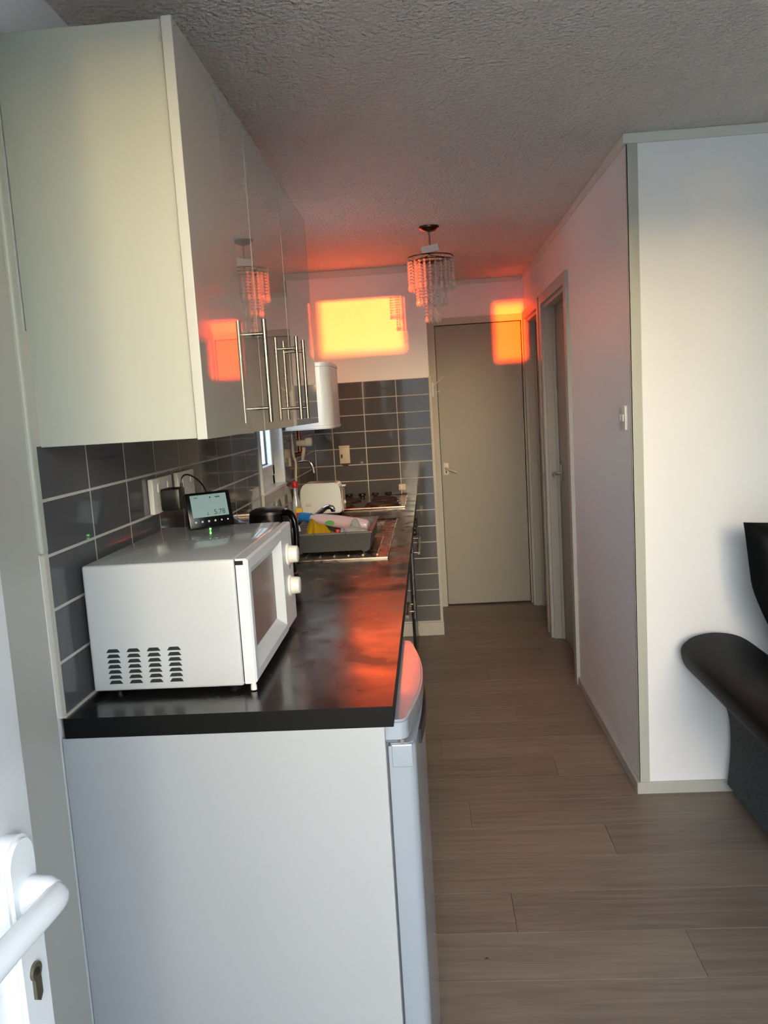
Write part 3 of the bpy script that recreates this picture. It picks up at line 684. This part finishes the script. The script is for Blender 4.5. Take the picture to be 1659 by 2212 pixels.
obj('cup', lathe(new(), [(.017, 0), (.016, .012), (.010, .022), (.004, .026)], (0.180, 1.585, RZ1 + .012), 18), WHITEP, gls, True)
obj('stem', lathe(new(), [(.004, 0), (.004, .012), (.009, .015)], (0.180, 1.585, RZ1 + .037), 14), CHROME, gls, True)
# things lying in the rack
bt = thing('detergent_bottle', 'lilac plastic bottle with blue cap lying in the dish rack', 'bottle', (0.31, 1.79, RZ1))
pa, pb = Vector((0.200, 1.80, RZ1 + .033)), Vector((0.440, 1.72, RZ1 + .000))
dv = (pb - pa).normalized()
obj('body', tube(new(), [pa, pa + dv * .012, pa + dv * .03, pa + dv * .06, pa + dv * .12, pa + dv * .2, pa + dv * .245, pb], [.011, .013, .019, .023, .025, .025, .023, .016], 18), PINKB, bt, True)
obj('cap', tube(new(), [pa - dv * .045, pa - dv * .042, pa - dv * .004, pa + dv * .006], [.014, .0175, .0185, .0185], 16), BLUE, bt, True)
lp = pa + dv * .13
obj('label', lathe(new(), [(.0140, 0), (.0140, .001)], lp + Vector((-.035, -.0255, .0)), 18, 'y', sx=1.3, sy=.75), GREENL, bt)
cl = new(); rr = random.Random(4); gx, gy = 22, 16
vs = {}
for i in range(gx):
    for j in range(gy):
        u, v = i / (gx - 1), j / (gy - 1)
        hgt = .080 * math.exp(-((u - .32) / .24) ** 2) + .052 * math.exp(-((u - .72) / .26) ** 2)
        hgt *= (0.35 + .65 * math.sin(math.pi * min(1, v * 1.15)))
        fold = .006 * math.sin(u * 26 + v * 3)
        vs[i, j] = cl.verts.new((0.200 + .125 * u + .004 * math.sin(v * 9), RY0 + .018 + .10 * v + fold, RZ0 + .030 + hgt + .004 * math.sin(u * 17 + v * 7) + .006 * v))
for i in range(gx - 1):
    for j in range(gy - 1): cl.faces.new((vs[i, j], vs[i + 1, j], vs[i + 1, j + 1], vs[i, j + 1]))
ext = bmesh.ops.solidify(cl, geom=list(cl.faces), thickness=.003)
tag(obj('dish_cloth', cl, YELLOW, None, True), 'crumpled yellow dish cloth in the dish rack', 'cloth')
gb = thing('clear_cup', 'upturned clear plastic cup at the right of the dish rack', 'cup', (0.392, 1.70, RZ0))
obj('cup', lathe(new(), [(.030, .010), (.026, .060), (.012, .092), (.007, .098)], (0.392, 1.685, RZ0), 20), CLEARP, gb, True)
bg = new(); rr = random.Random(9)
bmesh.ops.create_icosphere(bg, subdivisions=3, radius=1.0)
for v in bg.verts:
    k = 1 + .16 * math.sin(9 * v.co.x + 4 * v.co.y) + .13 * math.sin(11 * v.co.y - 7 * v.co.z) + .06 * rr.uniform(-1, 1)
    v.co = Vector((v.co.x * .052 * k, v.co.y * .035 * k, v.co.z * .022 * k)) + Vector((0.385, 1.605, RZ0 + .058))
tag(obj('plastic_bag', bg, CLEARP, None, True), 'crinkled clear plastic wrap at the front of the dish rack', 'plastic bag')
tag(obj('bottle_cap', lathe(new(), [(.010, 0), (.0105, .006), (.009, .011)], (0.333, 1.60, RZ0 + .062), 14), RED, None, True), 'tiny red bottle cap beside the yellow cloth', 'cap')
tag(obj('jar_lid', lathe(new(), [(.016, 0), (.0165, .005), (.014, .009)], (0.352, 1.59, RZ0 + .056), 16), mat('navy_lid', (40, 36, 84), .4), None, True), 'small navy lid in the front of the dish rack', 'lid')

# toaster ---------------------------------------------------------------------
to = thing('toaster', 'white two-slice toaster behind the tap', 'toaster', (0.126, 2.77, ZT))
tp_ = [(0.026, ZT + .014), (0.226, ZT + .014), (0.234, ZT + .03), (0.230, ZT + .120), (0.222, ZT + .152), (0.206, ZT + .168), (0.046, ZT + .168), (0.030, ZT + .152), (0.022, ZT + .120), (0.018, ZT + .03)]
bm = prism(new(), tp_, 'y', 2.69, 2.85); bmesh.ops.bevel(bm, geom=list(bm.edges), offset=.006, segments=3, affect='EDGES'); obj('body', bm, TOAST, to, True)
for yy in (2.735, 2.79): obj('bread_slot', B(.05, .20, yy, yy + .022, ZT + .166, ZT + .1686), DARK, to)
obj('lever', B(.231, .252, 2.755, 2.785, ZT + .142, ZT + .151, bev=.002), WHITEP, to)
obj('browning_knob', lathe(new(), [(.012, 0), (.010, .012)], (.233, 2.77, ZT + .06), 14, 'x'), WHITEP, to, True)
obj('end_cap', B(.2335, .238, 2.71, 2.83, ZT + .02, ZT + .13, bev=.002), CREAMP, to)
obj('sticker', B(.048, .078, 2.6885, 2.6898, ZT + .052, ZT + .068), CREAMP, to)
for fx in (.05, .2):
    for fy in (2.71, 2.83): obj('foot', lathe(new(), [(.008, .0003), (.008, .016)], (fx, fy, ZT), 10), BLACKP, to)

# bottles by the tiles ----------------------------------------------------------
b1 = thing('sauce_bottle', 'slim clear bottle with red cap beside the toaster', 'bottle', (0.046, 2.42, ZT))
obj('bottle', lathe(new(), [(.020, .0004), (.022, .02), (.022, .10), (.010, .145), (.009, .182)], (0.046, 2.42, ZT), 20), CLEARP, b1, True)
obj('cap', lathe(new(), [(.0125, .178), (.014, .184), (.014, .205), (.011, .209)], (0.046, 2.42, ZT), 18), RED, b1, True)
b2_ = thing('soap_bottle', 'small cream bottle behind the dish rack near the window', 'bottle', (0.050, 2.30, ZT))
obj('bottle', lathe(new(), [(.018, .0004), (.020, .01), (.020, .072), (.010, .086), (.008, .094)], (0.030, 2.44 - .18, ZT), 18), CREAMP, b2_, True)
b3 = thing('sponge_packet', 'small yellow and red packet leaning by the tiles', 'packet', (0.065, 2.36, ZT))
obj('packet', B(.052, .082, 2.355, 2.372, ZT + .0004, ZT + .088, bev=.002), YPACK, b3)
obj('red_label', B(.054, .080, 2.3542, 2.3552, ZT + .028, ZT + .066), RED, b3)
obj('white_print', B(.062, .072, 2.3534, 2.3543, ZT + .040, ZT + .052), WHITEP, b3)

# water heater ------------------------------------------------------------------
wh = thing('water_heater', 'white water heater box on the wall above the toaster', 'water heater', (0.12, 2.6, 1.33))
pr = [(0.0005, 2.42), (0.19, 2.42), (0.225, 2.428), (0.243, 2.45), (0.247, 2.49), (0.247, 2.74), (0.24, 2.79), (0.21, 2.81), (0.0005, 2.81)]
bm = prism(new(), pr, 'z', 1.345, 1.618); obj('case', bm, WHITEP if False else UPVC, wh, True)
def grow(p, e): return [(x + (e if x > .01 else 0), y_ + (e if y_ > 2.6 else -e)) for x, y_ in p]
for (z0_, z1_2, nm) in ((1.328, 1.348, 'bottom_cap'), (1.614, 1.638, 'top_cap')):
    bm = prism(new(), grow(pr, .003), 'z', z0_, z1_2); bmesh.ops.bevel(bm, geom=[e for e in bm.edges if abs(e.verts[0].co.z - e.verts[1].co.z) < 1e-6], offset=.006, segments=3, affect='EDGES'); obj(nm, bm, UPVC, wh, True)
obj('wall_bracket', B(0.0003, 0.02, 2.405, 2.418, 1.332, 1.62), BLACKP, wh)
obj('water_pipe', tube(new(), arc([(0.024, 2.56, 1.335), (0.024, 2.56, 1.26), (0.026, 2.56, 1.20), (0.034, 2.56, 1.17), (0.030, 2.56, 1.10), (0.026, 2.56, 0.99), (0.026, 2.56, 0.90)]), .0065, 10), CREAMP, wh, True)
obj('swing_spout', tube(new(), arc([(0.036, 2.58, 1.172), (0.060, 2.58, 1.174), (0.092, 2.58, 1.172), (0.108, 2.58, 1.158), (0.115, 2.58, 1.135), (0.118, 2.58, 1.113)]), .0065, 12), CHROME, wh, True)
obj('copper_joint', tube(new(), [(0.030, 2.60, 1.205), (0.085, 2.60, 1.215)], .011, 10), COPPER, wh, True)
obj('copper_joint', tube(new(), [(0.050, 2.62, 1.20), (0.050, 2.62, 1.33)], .009, 10), COPPER, wh, True)
vb = obj('valve_body', tube(new(), [(0.040, 2.60, 1.262), (0.085, 2.60, 1.262)], [.014, .017], 14), CREAMP, wh, True)
obj('valve_knob', lathe(new(), [(.018, 0), (.022, .006), (.022, .028), (.016, .034)], (0.082, 2.60, 1.266), 18, 'x'), CREAMP, vb, True)
obj('valve_handle', tube(new(), arc([(0.066, 2.585, 1.172), (0.070, 2.58, 1.20), (0.076, 2.575, 1.226), (0.078, 2.57, 1.238)]), [.007] * 8 + [.009] * 17, 10), CREAMP, wh, True)
obj('stop_valve', tube(new(), [(0.004, 2.56, 1.155), (0.004, 2.56, 1.195)], .008, 10), CREAMP, wh, True)

# end-wall fittings -----------------------------------------------------------
cs = thing('cooker_switch', 'tall cream cooker switch on the tiled end wall', 'switch', (0.18, YE, 1.085))
pl = obj('face_plate', B(.148, .210, YE - .016, YE - .0003, 1.092, 1.198, bev=.003), CREAMP, cs, True)
obj('rocker', B(.156, .166, YE - .0185, YE - .015, 1.125, 1.148, bev=.001), BLACKP, pl); obj('cover_lip', B(.146, .212, YE - .019, YE - .012, 1.188, 1.200, bev=.002), CREAMP, pl)
obj('scorch_mark', prism(new(), [(.160 + .042 * (.5 + .5 * math.cos(a)) + .004 * math.sin(5 * a), 1.086 + .014 * math.sin(a)) for a in [2 * math.pi * k / 16 for k in range(16)]], 'y', YE - .0012, YE - .0002), mat('brown_scorch', (66, 44, 36), .7), cs)
ls = thing('hob_socket', 'small white switch low on the tiles by the hob corner', 'switch', (0.51, YE, 0.91))
pl = obj('face_plate', B(.494, .536, YE - .010, YE - .0003, 0.912, 0.948, bev=.002), CREAMP, ls, True)
obj('rocker', B(.506, .516, YE - .0125, YE - .009, 0.920, 0.940, bev=.001), WHITEP, pl)
hk = thing('wall_hook', 'white plastic hook with two thin prongs on the wall end', 'hook', (XE + .01, YE + .03, 1.46))
pl = obj('hook_plate', B(XE + .0105, XE + .024, YE + .004, YE + .040, 1.458, 1.546, bev=.003), WHITEP, hk, True)
obj('prong', tube(new(), [(XE + .020, YE + .02, 1.520), (XE + .085, YE + .01, 1.575)], .0022, 8), WHITEP, pl, True)
obj('prong', tube(new(), [(XE + .020, YE + .02, 1.486), (XE + .060, YE + .01, 1.488)], .0022, 8), WHITEP, pl, True)
lw = thing('light_switch', 'white double light switch on the hallway wall', 'switch', (XR, 1.487, 1.28))
pl = obj('face_plate', B(XR - .011, XR - .0003, 1.448, 1.528, 1.282, 1.366, bev=.003), WHITEP, lw, True)
for cy in (1.470, 1.506): obj('rocker', B(XR - .0145, XR - .010, cy - .006, cy + .006, 1.312, 1.336, bev=.001), WHITEP, pl)

# ------------------------------------------------------------------ chandelier
CX, CY = 0.742, 2.525
ch = thing('chandelier', 'small crystal bead chandelier hanging in the hallway', 'chandelier', (CX, CY, H))
obj('ceiling_rose', lathe(new(), [(.048, -.0005), (.046, -.008), (.030, -.018), (.010, -.024)], (CX, CY, H), 28), BRASS, ch, True)
obj('rod', tube(new(), [(CX, CY, H - .02), (CX + .002, CY, 2.10)], .004, 10), STEEL, ch, True)
obj('junction_box', box(new(), CX - .040, CX + .040, CY - .012, CY + .012, 2.112, 2.144, bev=.002, rot=Matrix.Rotation(math.radians(-9), 3, 'Y')), WHITEP, ch)
def ring(rad, z, r=.003, n=40): return tube(new(), [(CX + rad * math.cos(2 * math.pi * k / n), CY + rad * math.sin(2 * math.pi * k / n), z) for k in range(n + 1)], r, 6)
tiers = ((.106, 2.090, 26, 8), (.072, 2.078, 18, 12), (.034, 2.070, 9, 17))
for rad, z, cnt, nb in tiers: obj('ring', ring(rad, z), BRASS, ch, True)
for k in range(3):
    a = 2 * math.pi * k / 3 + .4; obj('spoke', tube(new(), [(CX, CY, 2.100), (CX + .106 * math.cos(a), CY + .106 * math.sin(a), 2.090)], .0025, 6), BRASS, ch)
def strand(nb):
    b_ = new(); z = -.004
    for k in range(nb):
        bmesh.ops.create_icosphere(b_, subdivisions=1, radius=.0060, matrix=Matrix.Translation((0, 0, z - .0060))); z -= .0142
    lathe(b_, [(.0012, z), (.0045, z - .008), (.0072, z - .020), (.0058, z - .027), (.0012, z - .032)], (0, 0, 0), 8)
    return mesh('bead_strand', b_, True)
for rad, z, cnt, nb in tiers:
    me = strand(nb)
    for k in range(cnt):
        a = 2 * math.pi * (k + .3) / cnt
        o = put('bead_strand', me, CRYSTAL, ch, loc=(CX + rad * math.cos(a), CY + rad * math.sin(a), z)); o.rotation_euler = (0, 0, a)

# ------------------------------------------------------------------ sofa
so = thing('sofa', 'dark sofa with rounded black arm against the partition wall', 'sofa', (2.4, 0.95, 0))
roll_p = arc([(1.81, 0, .470), (1.778, 0, .512), (1.701, 0, .574), (1.617, 0, .594), (1.545, 0, .584), (1.507, 0, .556), (1.500, 0, .525), (1.516, 0, .478), (1.565, 0, .428), (1.638, 0, .357)], 5)
roll_poly = [(p.x, p.z) for p in roll_p] + [(1.81, .357)]
pan_p = arc([(1.638, 0, .358), (1.657, 0, .30), (1.663, 0, .22), (1.660, 0, .142), (1.651, 0, .055)], 5)
pan_poly = [(p.x, p.z) for p in pan_p] + [(1.81, .055), (1.81, .358)]
def mirror(poly, c): return [(2 * c - x, z) for x, z in poly]
SC = 2.46
for k, f in ((0, lambda p: p), (1, lambda p: mirror(p, SC))):
    bm = prism(new(), f(roll_poly), 'y', 0.50, 1.335); bmesh.ops.bevel(bm, geom=[e for e in bm.edges if abs(e.verts[0].co.y - e.verts[1].co.y) < 1e-6], offset=.014, segments=3, affect='EDGES')
    ar = obj('arm', bm, VELVET, so, True)
    obj('arm_panel', prism(new(), f(pan_poly), 'y', 0.51, 1.325), TWEED, ar, True)
obj('base', B(1.80, 3.12, 0.53, 1.33, 0.055, 0.28, bev=.01), TWEED, so)
for k in range(2): obj('seat_cushion', B(1.815 + k * .648, 2.455 + k * .648, 0.47, 1.23, 0.28, 0.44, bev=.04, seg=4), TWEEDD, so, True)
obj('back', B(1.80, 3.12, 1.235, 1.335, 0.28, 0.80, bev=.04, seg=4), VELVET, so, True)
for (fx, fy) in ((1.72, .58), (3.2, .58), (1.72, 1.28), (3.2, 1.28)): obj('foot', lathe(new(), [(.02, 0), (.025, .056)], (fx, fy, 0), 14), BLACKP, so)
def pillow(bm, w_, h_, t_, n=22, pinch=.10, taper=0.0):
    gridv = {}
    for s in (1, -1):
        for i in range(n + 1):
            for j in range(n + 1):
                if s == -1 and (i in (0, n) or j in (0, n)): gridv[s, i, j] = gridv[1, i, j]; continue
                u, v = 2 * i / n - 1, 2 * j / n - 1
                k = 1 - pinch * (1 - abs(u) ** 2) * abs(v) ** 3; k2 = 1 - pinch * (1 - abs(v) ** 2) * abs(u) ** 3
                th = t_ * ((1 - u ** 4) * (1 - v ** 4)) ** .5
                gridv[s, i, j] = bm.verts.new((u * w_ / 2 * k2 + taper * max(0, .25 - v) ** 1.5 * (1 - u) / 2, s * th / 2 + .004 * math.sin(7 * u + 5 * v), v * h_ / 2 * k))
    for s in (1, -1):
        for i in range(n):
            for j in range(n):
                q = [gridv[s, i, j], gridv[s, i + 1, j], gridv[s, i + 1, j + 1], gridv[s, i, j + 1]]
                try: bm.faces.new(q if s == -1 else q[::-1])
                except Exception: pass
    return bm
cu = thing('scatter_cushion', 'black square cushion leaning on the sofa back', 'cushion', (1.95, 1.13, 0.44))
Rp = Matrix.Translation((1.908, 1.135, 0.745)) @ Matrix.Rotation(math.radians(-8), 4, 'X') @ Matrix.Rotation(math.radians(-1), 4, 'Y')
obj('cover', xf(pillow(new(), .51, .50, .15, pinch=.05, taper=.10), Rp), VELVET, cu, True)
obj('front_patch', xf(pillow(new(), .42, .44, .135, pinch=.05, taper=.10), Rp @ Matrix.Translation((0.030, -0.012, -.004))), TWEEDD, cu, True)

# small dark crumb on the floor
tag(obj('crumb', lathe(new(), [(.0015, .0002), (.003, .001), (.0015, .003)], (0.767, 0.533, 0), 8, sx=1.8), BLACKP), 'tiny dark crumb on the floor planks', 'crumb')

# ------------------------------------------------------------------ added patch lamp placement
tgt = Vector((1.272, YD, 1.868)); slope = 0.062
pos = Vector((tgt.x - slope * 12.0, tgt.y - 12.0, tgt.z + 0.004 * 12.0))
gl.location = pos; aim(gl, tgt - pos)
